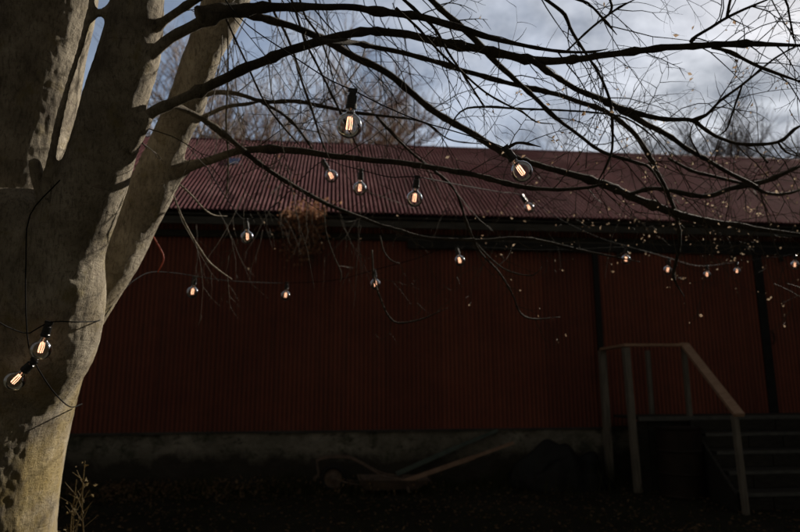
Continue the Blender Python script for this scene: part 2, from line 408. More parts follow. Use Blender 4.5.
# ------------------------------------------------------------------ the tree
TREE0 = U(0, 532, 3.1); TREE0.z = 0
tree = thing('garden_tree', 'large pale barked bare tree with four stems at the left edge', 'tree', (TREE0.x, TREE0.y, 0))
def pr(lst, s=1.0):
    """list of (x, y, width px, depth) -> points, radii"""
    return [U(x, y, d) for x, y, w, d in lst], [w*.5/F*d*s for x, y, w, d in lst]
stems = [
 # base and main trunk
 [(-42, 790, 290, 3.1), (-40, 680, 205, 3.1), (-36, 600, 172, 3.1), (-34, 532, 162, 3.1), (-29, 460, 168, 3.1), (-20, 400, 174, 3.1), (-8, 350, 178, 3.1), (0, 300, 180, 3.1), (0, 250, 165, 3.12), (-6, 210, 130, 3.15)],
 # middle stem (B)
 [(-2, 400, 108, 3.04), (38, 340, 112, 3.0), (52, 300, 100, 2.96), (63, 250, 80, 2.93), (86, 200, 66, 2.9), (103, 150, 63, 2.88), (115, 100, 60, 2.86), (130.5, 50, 58, 2.85), (138, 0, 51, 2.85), (142, -60, 52, 2.85), (150, -160, 46, 2.9), (160, -300, 38, 3.0), (150, -480, 28, 3.1)],
 # right stem (C)
 [(15, 430, 90, 3.12), (45, 360, 74, 3.15), (74, 318, 56, 3.25), (99, 283, 48, 3.3), (121, 250, 46, 3.35), (138, 215, 45, 3.4), (152, 187, 44, 3.4), (164, 155, 38, 3.4), (174, 130, 36, 3.4), (186, 105, 36, 3.4), (194, 80, 35, 3.4), (205, 50, 36, 3.4), (222, 10, 44, 3.4), (238, -40, 44, 3.4), (250, -140, 38, 3.4), (262, -300, 30, 3.4)],
 # left pale stem (A)
 [(-8, 300, 130, 3.15), (2, 220, 112, 3.2), (13, 170, 98, 3.25), (23, 130, 92, 3.3), (31, 85, 91, 3.32), (38, 45, 90, 3.34), (49, 0, 88, 3.34), (57, -60, 84, 3.34), (64, -200, 68, 3.3), (56, -380, 46, 3.2)],
 # dark front stem (D)
 [(30, 250, 34, 2.92), (44, 200, 15, 2.82), (52, 155, 9, 2.79), (58, 125, 9, 2.77), (68.5, 84, 7.5, 2.76), (82, 42, 8, 2.75), (92, 0, 8, 2.75), (98, -40, 9, 2.75), (108, -120, 8, 2.8)],
 [(92, 22, 6, 2.76), (100, 12, 7, 2.78), (112, 6, 9, 2.8), (126, 0, 10, 2.84)],
 # far-left stem (E)
 [(-30, 300, 120, 3.0), (-52, 200, 80, 2.95), (-75, 100, 66, 2.9), (-95, 0, 60, 2.9), (-120, -200, 46, 2.9), (-140, -380, 34, 2.9)],
 # small pruned stub in the crotch
 [(52, 215, 22, 2.95), (40, 185, 15, 2.92), (35, 164, 12, 2.9), (34, 159, 11, 2.9)],
 # lobe under the right stem that becomes the level branch
 [(132, 238, 30, 3.36), (150, 212, 26, 3.38), (166, 186, 20, 3.4), (182, 170, 14, 3.42), (202, 161, 10, 3.45)],
 # collars where limbs leave
 [(116, 165, 30, 2.88), (130, 138, 24, 2.86), (141, 124, 18, 2.84), (150, 115, 12, 2.84)],
 [(130, 90, 34, 2.87), (142, 68, 26, 2.85), (154, 50, 15, 2.84), (160, 45, 9, 2.84)],
 [(138, 55, 30, 2.86), (150, 36, 18, 2.85), (160, 24, 9, 2.84)],
]
tb = MB()
for s in stems:
    p, r_ = pr(s); tb.tube(p, r_, 20, True, .0, .05)
tmp = tb.build('trunk_raw', M['bark'])
mod = tmp.modifiers.new('r', 'REMESH'); mod.mode = 'VOXEL'; mod.voxel_size = .011
mod = tmp.modifiers.new('s', 'SMOOTH'); mod.iterations = 14; mod.factor = .6
dg = bpy.context.evaluated_depsgraph_get(); dg.update()
me = bpy.data.meshes.new_from_object(tmp.evaluated_get(dg)); me.name = 'trunk'
bpy.data.objects.remove(tmp)
NRM = [v.normal.copy() for v in me.vertices]
for v, n_ in zip(me.vertices, NRM):
    c = v.co
    d = .007*noise.noise(Vector((c.x*5, c.y*5, c.z*2.4))) + .0025*noise.noise(Vector((c.x*50, c.y*50, c.z*22)))
    v.co = c + n_*d
knots = [(U(84, 287, 2.75), .10), (U(43, 218, 2.75), .05), (U(55, 330, 2.75), .07), (U(200, 104, 3.3), .05), (U(147, 108, 2.75), .05)]
for v, n_ in zip(me.vertices, NRM):
    for kp, kr in knots:
        dd = (v.co-kp).length
        if dd < kr*2:
            v.co = v.co + n_*(.012*math.exp(-(dd/kr)**2)*(.4+1.2*noise.noise(v.co*28)))
for p in me.polygons: p.use_smooth = True
me.materials.clear(); me.materials.append(M['bark'])
tr = bpy.data.objects.new('trunk', me); C.objects.link(tr); tr.parent = tree; tr.matrix_parent_inverse = Matrix.Translation(-tree.location)

def D(lst, d0, d1=None, dm=None):
    """(x,y,w) -> with depth running d0..d1"""
    n = len(lst); d1 = d0 if d1 is None else d1
    return [(x, y, w, d0+(d1-d0)*i/(n-1)) for i, (x, y, w) in enumerate(lst)]
branches = [
 D([(134,74,20),(148,55,15.5),(165,42,13),(185,28,13),(210,16,15),(240,9,15),(280,6,11),(330,7,8),(375,11,9),(410,15,9),(440,21,9),(465,29,8),(490,38,7),(520,45,5),(560,51,4),(590,52,3),(608,49,1.8)], 2.83, 2.6),
 D([(138,46,13),(152,29,11.5),(165,20,10),(180,9,9),(197,-1,8),(225,-12,7),(260,-30,6)], 2.84, 2.7),
 D([(122,148,20),(136,129,16),(148,117,14),(165,107,13),(185,97,12),(220,80,12),(260,63,11.5),(300,47,11),(325,40,11),(345,35,10),(370,31,9),(400,33,9.5),(430,39,10),(460,46,10),(500,53,10),(540,60,10),(580,59,8.5),(620,53,8),(660,48,8),(700,46,8),(745,44,7.5),(810,46,7)], 2.84, 2.9),
 D([(196,14,20),(222,9,15),(240,12,12),(262,18,9),(290,26,8),(315,36,8.5),(335,44,10),(355,56,9),(385,72,8.5),(410,91,8),(440,114,8),(470,132,8),(497,149,8.5),(520,160,7),(560,171,7.5),(590,180,9),(620,191,9),(650,204,9.5),(680,214,9),(710,222,8),(745,227,7),(810,236,6)], 2.75, 4.2),
 D([(318,41,6),(335,42,6.5),(350,43,6.5),(370,46,6),(400,52,6),(440,63,6),(475,74,6),(510,83,5.5),(550,93,6),(580,102,6),(608,113,6),(632,131,6),(646,150,6),(656,170,5),(667,192,4.5),(676,215,4.5),(680,240,4),(676,262,4),(674,278,3.4),(684,297,2.5)], 2.6, 4.4),
 D([(395,-30,6),(425,-6,6.5),(445,12,7),(468,33,8),(485,50,7.5),(500,66,7),(520,84,6),(538,100,5),(556,118,4.5),(580,136,4),(604,152,4),(635,162,4),(650,168,3.5),(664,190,3)], 2.7, 3.6),
 D([(530,58,7),(552,74,6),(575,88,6.5),(600,99,7),(622,110,8),(648,124,7),(672,138,6),(700,156,5),(726,171,5),(750,183,5),(766,193,4),(785,194,4),(810,186,3.5)], 2.8, 4.2),
 D([(618,108,6),(640,114,6),(665,119,5.5),(692,120,5),(703,128,4.5),(720,138,4),(742,144,4),(778,142,4),(795,129,3.4),(812,120,3)], 3.1, 3.5),
 D([(690,121,4),(706,115,3.6),(720,101,3.2),(742,85,3),(765,66,2.6),(780,55,2.4),(808,40,2)], 3.2, 3.2),
 D([(712,47,4.5),(730,52,4),(755,64,4.4),(780,74,4),(810,86,4)], 3.0, 3.0),
 D([(150,196,18),(168,178,15),(184,168,12.5),(200,162,11),(230,153,9.5),(260,150,8.5),(300,152,7.5),(345,157,7),(390,161,7),(430,167,6.5),(470,174,6),(500,182,6),(530,188,5),(560,190,4.4),(592,187,3.6),(606,184,2.6),(622,189,1.6)], 3.40, 3.3),
 D([(152,112,9),(166,104,8),(182,108,7),(205,121,7),(230,139,6.5),(258,163,6),(285,181,5.6),(310,195,5.2),(335,207,5),(360,217,4.4),(395,229,3.6),(430,238,4),(480,240,3.5),(515,238,4),(545,242,3.6),(580,250,3.2),(640,262,2.5)], 2.84, 4.4),
 D([(195,100,8),(212,93,6.5),(235,93,5.4),(250,97,5),(265,101,5),(300,102,5),(330,108,4),(350,112,3.4),(385,116,3),(412,119,2.6),(430,125,2.2),(448,139,2),(470,143,1.6),(495,144,1.2)], 3.4, 3.5),
 D([(185,125,8),(203,117,6),(225,107,5),(245,104,4.6),(262,101,4)], 3.4, 3.42),
 D([(262,102,4),(280,112,3.6),(296,126,3.4),(308,142,3),(316,156,2.6)], 3.42, 3.6),
 D([(376,116,3.4),(396,138,3.2),(418,158,3.2),(438,174,3.4),(452,186,3.2),(460,202,3.2),(466,222,3.4),(474,240,2.8),(482,254,2.4),(500,274,2.4),(512,294,2.2),(521,314,2.4),(535,319,2),(560,317,1.2)], 3.5, 4.6),
 D([(474,240,2),(488,256,2),(504,269,1.8),(522,275,1.6),(534,275,1.6),(542,267,1.1)], 4.2, 4.3),
 D([(690,42,5),(696,36,4.4),(710,28,4),(728,17,4),(752,6,3.2),(772,-2,3)], 2.9, 2.9),
 D([(727,18,4),(729,6,3.4),(733,-10,3)], 2.9, 2.9),
 D([(770,-2,3),(785,0,3),(789,15,2.4),(792,30,2.2),(796,46,2)], 2.9, 2.9),
 D([(535,-8,4.5),(552,4,4.5),(565,15,5),(570,27,4),(578,42,4),(590,60,3),(602,80,3.4),(610,103,3.6),(612,125,3.2),(612,150,3),(607,164,3),(599,180,3)], 2.75, 3.3),
 D([(566,52,2),(585,34,2.8),(603,19,3),(620,7,2.4),(640,-3,2)], 2.8, 2.8),
 D([(572,-2,2.6),(588,3,3),(600,15,3),(608,24,3.2),(617,35,2.4)], 2.7, 2.7),
 D([(608,-4,2),(612,6,2.2),(609,14,2.2),(600,24,1.8)], 2.75, 2.75),
 D([(600,186,4),(625,194,5),(650,189,5),(672,191,5.4),(705,196,6),(730,189,6),(755,184,6.5),(778,176,5.5),(810,162,5)], 3.8, 4.2),
 D([(668,158,3),(690,170,4),(712,176,4),(735,182,4),(752,185,4)], 3.9, 4.1),
 D([(440,146,0.6),(460,112,2.4),(484,107,3),(520,109,2.8),(560,110,2.4),(600,113,2.2),(625,118,2),(645,130,2.2),(660,144,1.8)], 2.9, 3.0),
 D([(505,150,4),(516,143,3.4),(528,144,3),(541,147,2.4)], 2.6, 2.6),
 D([(396,8,3),(420,30,3),(440,52,3),(462,72,2.8),(485,92,2.6),(505,104,2.4),(522,112,2.2),(536,122,2),(556,124,1.4)], 2.5, 2.9),
 D([(400,-4,4),(424,18,4),(436,30,3.4),(448,52,3),(466,78,2.6),(480,100,2.2),(486,108,2)], 2.7, 2.8),
 D([(222,10,2.6),(232,32,2.4),(245,60,2.4),(254,80,2.4),(266,104,2.4),(284,128,2.2),(302,148,2)], 2.8, 3.0),
 D([(295,-22,3),(300,0,3),(306,18,3),(318,34,2.6),(328,60,2.2),(336,92,2.2)], 3.0, 3.1),
 D([(266,-8,3.4),(275,14,3.4),(285,32,3.4),(294,55,3.2),(302,82,3),(312,110,3),(322,142,2.4),(330,160,1.8)], 3.1, 3.3),
 D([(288,-8,3.6),(296,12,3.6),(305,40,3.2),(318,66,3),(334,100,3),(350,132,2.6),(362,156,2)], 3.1, 3.4),
 D([(172,192,2.4),(181,215,2.6),(192,236,2.4),(206,258,2.2),(216,268,2.2),(232,279,1.6)], 3.5, 4.2),
 D([(178,183,2.2),(192,196,2.2),(203,208,2),(214,215,2),(227,216,1.2)], 3.5, 3.9),
 D([(226,-10,2.4),(228,60,2.2),(226,120,2.4),(228,160,2.4),(226,195,2),(218,206,1.4)], 3.2, 3.4),
 D([(372,250,2.4),(374,278,2.2),(381,300,2.4),(388,315,2.4),(398,323,2.2),(422,319,2.2),(448,308,1.4)], 4.4, 4.6),
 D([(324,208,1.4),(326,232,1.4),(334,256,1.4),(341,272,1.6),(340,283,1.4)], 4.5, 4.6),
 D([(380,236,1.8),(384,252,1.8),(392,261,1.8),(400,263,1.2)], 4.5, 4.6),
 D([(700,156,2),(690,136,2),(694,122,2)], 3.3, 3.3),
 D([(768,163,2),(757,150,2),(753,143,2.4)], 3.4, 3.4),
 D([(742,86,2),(734,108,2),(726,130,2),(716,136,2.2)], 3.2, 3.2),
 D([(778,142,2.4),(786,152,2.2),(804,158,2)], 3.4, 3.4),
]
allseg = []
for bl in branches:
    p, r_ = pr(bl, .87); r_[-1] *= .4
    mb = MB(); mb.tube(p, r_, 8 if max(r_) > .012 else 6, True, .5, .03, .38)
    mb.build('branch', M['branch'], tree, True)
    allseg.append(bl)
# limbs above the picture
for k in range(16):
    base = random.choice([U(150, -160, 2.9), U(160, -300, 3.0), U(262, -300, 3.4), U(250, -140, 3.4), U(100, -200, 3.3), U(20, -260, 3.0), U(118, -120, 2.95)])
    an = random.uniform(-.9, 3.6) if k % 3 else random.uniform(-.5, .9)
    L = random.uniform(1.8, 3.6); d = Vector((math.cos(an), math.sin(an)*.8, random.uniform(.25, .8))).normalized()
    pts = [base]; rad = [.045]
    for i in range(6):
        d = (d+Vector((random.uniform(-.2, .2), random.uniform(-.2, .2), random.uniform(-.18, .12)))).normalized()
        pts.append(pts[-1]+d*L/6); rad.append(.045*(1-(i+1)/7))
    MB().tube(pts, rad, 7, True, .3, .08).build('branch', M['branch'], tree, True)

# twigs
tw = MB(); leafpos = []
def twig(p, d, L, r, lvl, droop=-.05, leafy=0.0, kink=.12):
    n = 7; pts = [p]; rad = [r]; nrm_ = d.orthogonal().normalized() if random.random() < .3 else Vector((random.gauss(0, .3), 1, random.gauss(0, .3))).normalized()
    sgn = random.choice((-1, 1)); bend = random.gauss(0, .10)
    for i in range(n):
        d = (Matrix.Rotation(bend+sgn*.10, 3, nrm_) @ d + Vector((random.gauss(0, kink)*.5, random.gauss(0, kink)*.4, random.gauss(0, kink)*.5+droop*.5))).normalized()
        pts.append(pts[-1]+d*(L/n)*random.uniform(.75, 1.25)); rad.append(r*(1-.72*(i+1)/n))
        if lvl > 0 and 0 < i and random.random() < .55:
            dd = (Matrix.Rotation(sgn*random.uniform(.5, .95), 3, nrm_) @ d + Vector((0, random.gauss(0, .25), 0))).normalized()
            twig(pts[-1], dd, L*random.uniform(.25, .55)*(1-.5*i/n), r*.6, lvl-1, droop, leafy, kink)
        sgn = -sgn
        if random.random() < leafy: leafpos.append(pts[-1])
    tw.tube(pts, rad, 4, False)
for bl in branches:
    pts = [U(x, y, d) for x, y, w, d in bl]
    for i in range(len(bl)-1):
        x, y, w, d = bl[i]
        L = (pts[i+1]-pts[i]).length
        nsub = max(1, int(L/.13)) if x > 330 else max(1, int(L/.3))
        if x > 560: nsub = int(nsub*1.2)+1
        if y > 195: nsub = 1
        for _ in range(nsub):
            if random.random() < (.66 if x > 330 else .4):
                t_ = random.random(); p = pts[i].lerp(pts[i+1], t_)
                axis = (pts[i+1]-pts[i]).normalized()
                side = random.choice((-1, 1))
                dv = (axis*random.uniform(.3, 1.0) + rt*random.uniform(-.2, .6) + up*side*random.uniform(.3, 1.0) + fw*random.uniform(-.5, .5)).normalized()
                L2 = random.uniform(.15, .62)
                lf = .05 if (x > 480 and y > 120) else (.012 if x > 400 else 0)
                twig(p, dv, L2, max(.0012, min(.0032, w*.09/F*d*2)), 1 if random.random() < .7 else 2, -.04, lf)
# far, leafy, drooping twigs at right, out over the yard
for k in range(60):
    x = random.uniform(500, 800); y = random.uniform(140, 235); d = random.uniform(4.0, 6.0)
    twig(U(x, y, d), Vector((random.uniform(-.6, .9), random.uniform(-.4, .6), random.uniform(-.8, .25))).normalized(), random.uniform(.4, 1.0), .0034, 2, -.10, .038, .14)
# long hanging twigs at left of centre
for k in range(46):
    x = random.uniform(205, 400); y = random.uniform(-30, 60); d = random.uniform(3.4, 5.6)
    twig(U(x, y, d), Vector((random.uniform(-.25, .5), random.uniform(-.3, .3), -1)).normalized(), random.uniform(.6, 1.4), .0042, 2, -.12, 0, .08)
for k in range(26):
    x = random.uniform(190, 470); y = random.uniform(190, 235); d = random.uniform(4.6, 6.5)
    twig(U(x, y, d), Vector((random.uniform(-.5, .7), random.uniform(-.3, .3), random.uniform(-1, -.2))).normalized(), random.uniform(.3, .8), .0030, 1, -.14, .02, .12)
t_ = tw.build('twigs', M['twig'], tree); t_['kind'] = 'stuff'
def leaf(mb, p, s, nrm_=None):
    n_ = nrm_ or Vector((random.gauss(0, 1), random.gauss(0, 1), random.gauss(0, 1))).normalized()
    a = n_.orthogonal().normalized(); a = (Matrix.Rotation(random.uniform(0, 6.28), 3, n_) @ a); b = n_.cross(a)
    k = len(mb.v); c = n_*s*.25
    mb.v += [p, p+a*s*.5+b*s*.33+c, p+a*s*1.1+c*.4, p+a*s*.5-b*s*.33+c, p+a*s*.5-c*.2]
    mb.f += [[k, k+1, k+4], [k+1, k+2, k+4], [k+2, k+3, k+4], [k+3, k, k+4]]
lm = MB()
for p in leafpos:
    leaf(lm, p, random.uniform(.010, .023) if random.random() < .9 else .027)
for _ in range(22):
    x = random.triangular(470, 800, 660); y = random.triangular(150, 305, 225); leaf(lm, U(x, y, random.uniform(4.2, 6.2)), random.uniform(.014, .034))
lo = lm.build('foliage', M['leaf'], tree); lo['kind'] = 'stuff'
print('twig verts', len(tw.v), 'leaves', len(lm.v)//5)

# ------------------------------------------------------------------ bulbs and cables
GR = .043
def sphere_prof(r, zc, n=14, z0=-.012):
    pr_ = [(.0125, 0), (.013, -.008)]
    a0 = math.asin(.0215/r)
    pr_ += [(.0145, -.013), (.0175, -.0175)]
    for i in range(n+1):
        a = a0+(math.pi-a0)*i/n
        pr_.append((max(r*math.sin(a), .0001), zc+r*math.cos(a)))
    return pr_
def make_bulb(loc, axis, label, spin=0.0, tint=None):
    """axis: direction from the cable towards the globe"""
    z = -axis.normalized(); x = z.orthogonal().normalized()
    x = Matrix.Rotation(spin, 3, z) @ x
    if abs(z.z) > .3:
        x = (Vector((1, 0, 0)) - z*z.x).normalized(); x = Matrix.Rotation(spin, 3, z) @ x
    y = z.cross(x); Mx = Matrix((x, y, z)).transposed().to_4x4()
    o = thing('light_bulb', label, 'light bulb', loc, 'lit globe bulbs on the string lights')
    o.empty_display_size = .03
    T = Matrix.Translation(Vector((0, 0, -.058)))
    def part(mb, name, mat, smooth, par):
        ob = obj(name, mb.v, mb.f, mat, None, smooth); ob.parent = par; return ob
    s = MB()
    s.lathe([(.0001, .058), (.010, .058), (.0125, .054), (.0125, .044), (.0165, .042), (.0175, .012), (.019, .010), (.019, .0), (.0165, -.002), (.0001, -.002)], Mx @ T, 18)
    s.box(Mx @ T @ Vector((0, 0, .060)), x*.016, y*.006, z*.006)
    part(s, 'socket', M['socket'], False, o)
    g_ = MB(); g_.lathe(sphere_prof(GR, -.018-.0395), Mx @ T, 28)
    gl = part(g_, 'glass_globe', M['glass'], True, o)
    fl = MB(); n = 5
    for i in range(n):
        xx = (i-(n-1)/2)*.0047
        fl.tube([Mx @ T @ Vector((xx*.8, .002*(-1)**i, -.026)), Mx @ T @ Vector((xx, .003*(-1)**i, -.048)), Mx @ T @ Vector((xx*.95, .002*(-1)**i, -.070))], .00085, 5, False)
        if i < n-1:
            z_ = -.070 if i % 2 == 0 else -.026
            fl.tube([Mx @ T @ Vector((xx*.9, .002*(-1)**i, z_)), Mx @ T @ Vector((xx*.9+.0022, 0, z_-.0015 if z_ < -.05 else z_+.0015)), Mx @ T @ Vector((xx*.9+.0042, -.002*(-1)**i, z_))], .00085, 5, False)
    part(fl, 'filament', M['filament'], False, gl)
    st = MB(); st.tube([Mx @ T @ Vector((0, 0, 0)), Mx @ T @ Vector((0, 0, -.024)), Mx @ T @ Vector((0, 0, -.070))], [.004, .0022, .0012], 6, False)
    part(st, 'filament_stem', M['glass'], True, gl)
    return o
# hook pixel, globe centre pixel, depth, label
bulbs = [
 (353, 91, 350, 117, 2.13, 'largest glowing globe bulb hanging against the sky under the forked branch'),
 (505, 148, 515, 162, 2.55, 'tilted globe bulb against the thick diagonal branch just below the roof ridge'),
 (323, 161, 329, 172, 4.2, 'glowing bulb over the roof, left one of the close pair'),
 (361, 170, 360, 184, 3.9, 'glowing bulb over the roof, right one of the close pair'),
 (417, 177, 415, 195, 3.35, 'upright bulb in black socket in front of the middle of the roof'),
 (522, 196, 528, 206, 5.3, 'small bulb low on the roof under the large tilted bulb'),
 (246, 220, 247, 234, 4.2, 'bulb just below the eave at left near the hanging vine'),
 (195, 277, 193, 289, 4.7, 'leftmost bulb in front of the red wall'),
 (287, 283, 286, 292, 5.7, 'small bulb in front of the wall straight below the hanging vine'),
 (374, 270, 375, 281, 5.1, 'bulb in front of the red wall above a curved dark twig'),
 (456, 247, 459, 258, 5.1, 'bulb hanging just under the left part of the dark door track'),
 (49, 323, 44, 339, 2.66, 'upper of the two bulbs in front of the shaded tree trunk'),
 (34, 361, 23, 372, 2.66, 'lower slanting bulb of the two in front of the tree trunk'),
 (626, 247, 626, 256, 5.8, 'bulb among dry leaves where the lit cable crosses the first door'),
 (669, 259, 668, 268, 6.4, 'bulb hidden beside the drooping dark branch tip'),
 (707, 265, 707, 273, 7.4, 'small distant bulb right of the drooping branch tip'),
 (737, 262, 737, 270, 7.8, 'tiny distant bulb just left of the second door gap'),
 (795, 254, 795, 262, 6.6, 'bulb at the right edge of the photo under the track'),
]
for i, (hx, hy, cx, cy, d, lab) in enumerate(bulbs):
    h = U(hx, hy, d); c = U(cx, cy, d)
    make_bulb(tuple(h), (c-h), lab, random.uniform(-.5, .5))
def cable(lst, label, r=.0028, mat=None):
    mb = MB(); mb.tube([U(*p) for p in lst], r, 6, True, 0, .05)
    c = mb.build('light_cable', mat or M['cable'], None, True)
    tag(c, label, 'cable', 'black cables of the string lights')
cable([(205,-30,2.5),(240,18,2.4),(290,54,2.25),(330,80,2.15),(353,90,2.13),(380,104,2.17),(420,121,2.25),(460,133,2.35),(505,148,2.55),(530,166,2.7)], 'black cable running down across the sky through the largest bulb', .0022)
cable([(-40,296,2.4),(-5,320,2.5),(15,330,2.62),(30,333,2.66),(49,322,2.66),(75,322,2.66),(97,321,2.9),(104,317,3.2)], 'black cable strung across the trunk by the upper trunk bulb')
cable([(60,180,2.6),(30,215,2.66),(26,260,2.66),(26,315,2.64),(29,348,2.65),(34,361,2.66),(45,380,2.66),(58,397,2.72),(71,407,2.95),(82,404,3.2)], 'black cable hanging down the trunk to the lower trunk bulb')
cable([(104,317,3.2),(122,292,3.4),(136,279,3.8),(152,272,4.2),(175,273,4.5),(195,276,4.7),(232,281,5.0),(287,283,5.7),(335,280,5.4),(374,270,5.1),(415,259,5.1),(456,247,5.1),(540,250,5.4),(626,247,5.8)], 'thin cable low across the red wall through the small wall bulbs')
cable([(205,164,3.5),(225,196,3.9),(246,220,4.2),(275,205,4.3),(300,180,4.3),(323,161,4.2),(345,166,4.0),(361,170,3.9),(390,177,3.6),(417,177,3.35),(460,185,4.0),(500,192,4.9),(522,196,5.3),(565,222,5.6),(600,238,5.7),(626,246,5.8),(648,252,6.0),(669,258,6.4),(700,266,7.2),(737,262,7.8),(765,258,7.4),(795,254,6.6),(850,235,6)], 'long cable crossing the roof and lit bright over the doors', .003)
mb = MB(); mb.tube([U(153, 236, 3.7), U(157, 243, 3.7), U(163, 254, 3.7), U(163, 262, 3.7), U(158, 272, 3.7)], .0045, 6); tag(mb.build('strap', M['plain_red'], None, True), 'faded red strap looped beside the right stem', 'strap')
mb = MB(); mb.tube([U(96, 274, 3.05), U(99, 277, 3.04), U(103, 281, 3.05)], [.008, .012, .004], 6); tag(mb.build('strap', M['plain_red'], None, True), 'scrap of red strap in the fork of the trunk', 'strap')
mb = MB(); mb.tube([U(101, 247, 3.16), U(100, 253, 3.15), U(99, 259, 3.16)], [.008, .012, .007], 8); tag(mb.build('plastic_tag', M['pale_blue'], None, True), 'small pale blue tag showing in the gap between two stems', 'tag')

# ------------------------------------------------------------------ vine on the eave
vine = thing('hanging_vine', 'dead climbing vine with rusty leaves hanging over the eave', 'vine', tuple(B(-1.3, -.4, 2.2)))
vb = MB(); vl = MB()
def vend(x, y, off=-.5): return plane_hit(x, y, BO+bv*off, bv)
for k in range(48):
    x = random.triangular(279, 333, 306); y0 = random.uniform(204, 222); L = random.triangular(20, 62, 40)
    pts = [vend(x+random.uniform(-3, 3)*j*.5, y0+L*j/4, -.45-random.random()*.12) for j in range(5)]
    vb.tube(pts, .004, 4, False)
    for j in range(int(L*.6)):
        t_ = random.random(); p = pts[int(t_*3.99)] + Vector((random.gauss(0, .05), random.gauss(0, .04), random.gauss(0, .04)))
        leaf(vl, p, random.uniform(.03, .065))
for k in range(3):
    x = random.uniform(275, 335); y = random.uniform(142, 208)
    pts = [roofpt(x+random.uniform(-8, 8)*j*.4, y-(y-205)*j/4 if j else y, .05+random.random()*.06) for j in range(5)]
    vb.tube(pts, .005, 4, False)
    for j in range(8): leaf(vl, random.choice(pts)+Vector((random.gauss(0, .09), random.gauss(0, .07), abs(random.gauss(0, .05)))), random.uniform(.03, .065))
vb.build('stem', M['twig'], vine); a = vl.build('foliage', M['vine_leaf'], vine)

# ------------------------------------------------------------------ porch steps with railing
V1 = -.28
def w_at(x, y, v):   # point on plane parallel to the barn wall at offset v
    return plane_hit(x, y, BO+bv*v, bv)
p2 = G(638, 492); V2 = (p2-BO).dot(bv); U2 = (p2-BO).dot(bu)
p3 = G(746, 513); V3 = (p3-BO).dot(bv)
U3 = (w_at(683, 346, V2)-BO).dot(bu)
U1 = (w_at(606, 414, V1)-BO).dot(bu); U4 = (w_at(652, 414, V1)-BO).dot(bu)
ZD = 1.0; ZT = 1.98
U5 = (p3-BO).dot(bu)
print('steps', U1, U2, U3, U4, U5, V2, V3)
UE = U3+3.6
st = thing('porch_steps', 'weathered timber landing with handrail and wide steps at right', 'steps', tuple(B(U3, V2, 0)))
def post(u, v, z0, z1, w=.085, mat='wood', u1=None, name='post'):
    MB().bar(B(u, v, z0), B(u if u1 is None else u1, v, z1), w, w, bv).build(name, M[mat], st)
post(U1, V1, -.05, ZT-.02, .095); post(U2, V2, -.05, ZT-.022, .085, 'wood', U2-.03)
post(U4, V1, -.05, ZT-.02, .06); post(U3+.02, V2+.02, ZD-.05, ZT-.022, .06)
post(U5, V3, -.05, 1.07, .06, 'wood', U5-.02)
MB().bar(B(U1, V1-.04, ZT), B(U2-.02, V2-.06, ZT+.01), .11, .035).build('handrail', M['wood_rail'], st)
MB().bar(B(U2-.06, V2, ZT+.013), B(U3+.05, V2, ZT+.013), .11, .035).build('handrail', M['wood_rail'], st)
MB().bar(B(U3+.03, V2+.02, ZT+.03), B(U5, V3-.06, 1.08), .12, .04).build('handrail', M['wood_rail'], st)
dk = MB()
nb = 7
for i in range(nb):
    v0 = V1-.02-(abs(V2-V1)+.02)*i/nb; v1 = v0-(abs(V2-V1)+.02)/nb+.012
    dk.box(B((U2+.06+UE)/2, (v0+v1)/2, ZD-.02), bu*(UE-U2-.06)/2, bv*(v0-v1)/2, bz*.02)
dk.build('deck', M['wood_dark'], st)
MB().box(B((U2+.06+UE)/2, V2-.035, ZD-.028), bu*(UE-U2-.06)/2, bv*.02, bz*.03).build('deck_edge', M['wood_edge'], st)
# plank skirt under the landing
sk = MB(); n = int((U3-U2)/.14)
for i in range(n):
    ua = U2+.06+(U3-U2)*i/n
    sk.box(B(ua+(U3-U2)/n/2, V2+.03, .46), bu*((U3-U2)/n/2-.006), bv*.012, bz*(.48-.01*random.random()))
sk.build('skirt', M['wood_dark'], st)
nr = 5; run = (V2-.06-V3-.1)/4
for i in range(1, nr):
    z = ZD-.2*i; v = V2-.06-run*i+run/2
    us = U3+.04+(U5-U3)*i/4
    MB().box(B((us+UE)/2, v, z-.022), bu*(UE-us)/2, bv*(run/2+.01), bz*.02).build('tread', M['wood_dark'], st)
    MB().box(B((us+UE)/2, v-run/2-.018, z-.024), bu*(UE-us)/2, bv*.006, bz*.02).build('tread_edge', M['wood_edge'], st)
    rb = MB(); uu = us
    while uu < UE:
        w = random.uniform(.35, .7); rb.box(B(uu+w/2, v+run/2-.03, z+.078), bu*(w/2-.007), bv*.012, bz*.074); uu += w
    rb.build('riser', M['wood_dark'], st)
rb = MB(); uu = U5+.04
while uu < UE:
    w = random.uniform(.35, .7); rb.box(B(uu+w/2, V3+.10, .078), bu*(w/2-.007), bv*.012, bz*.074); uu += w
rb.build('riser', M['wood_dark'], st)
sd = MB()   # closed side of the stairs
k = len(sd.v)
for w in (-.02, .02):
    sd.v += [B(U3+w, V2, 0), B(U5-.03+w, V3+.1, 0), B(U5-.03+w, V3+.1, .2), B(U3+w, V2, .95)]
sd.f += [[0, 1, 2, 3], [7, 6, 5, 4], [0, 4, 5, 1], [1, 5, 6, 2], [2, 6, 7, 3], [3, 7, 4, 0]]
sd.build('stringer', M['wood_dark'], st)
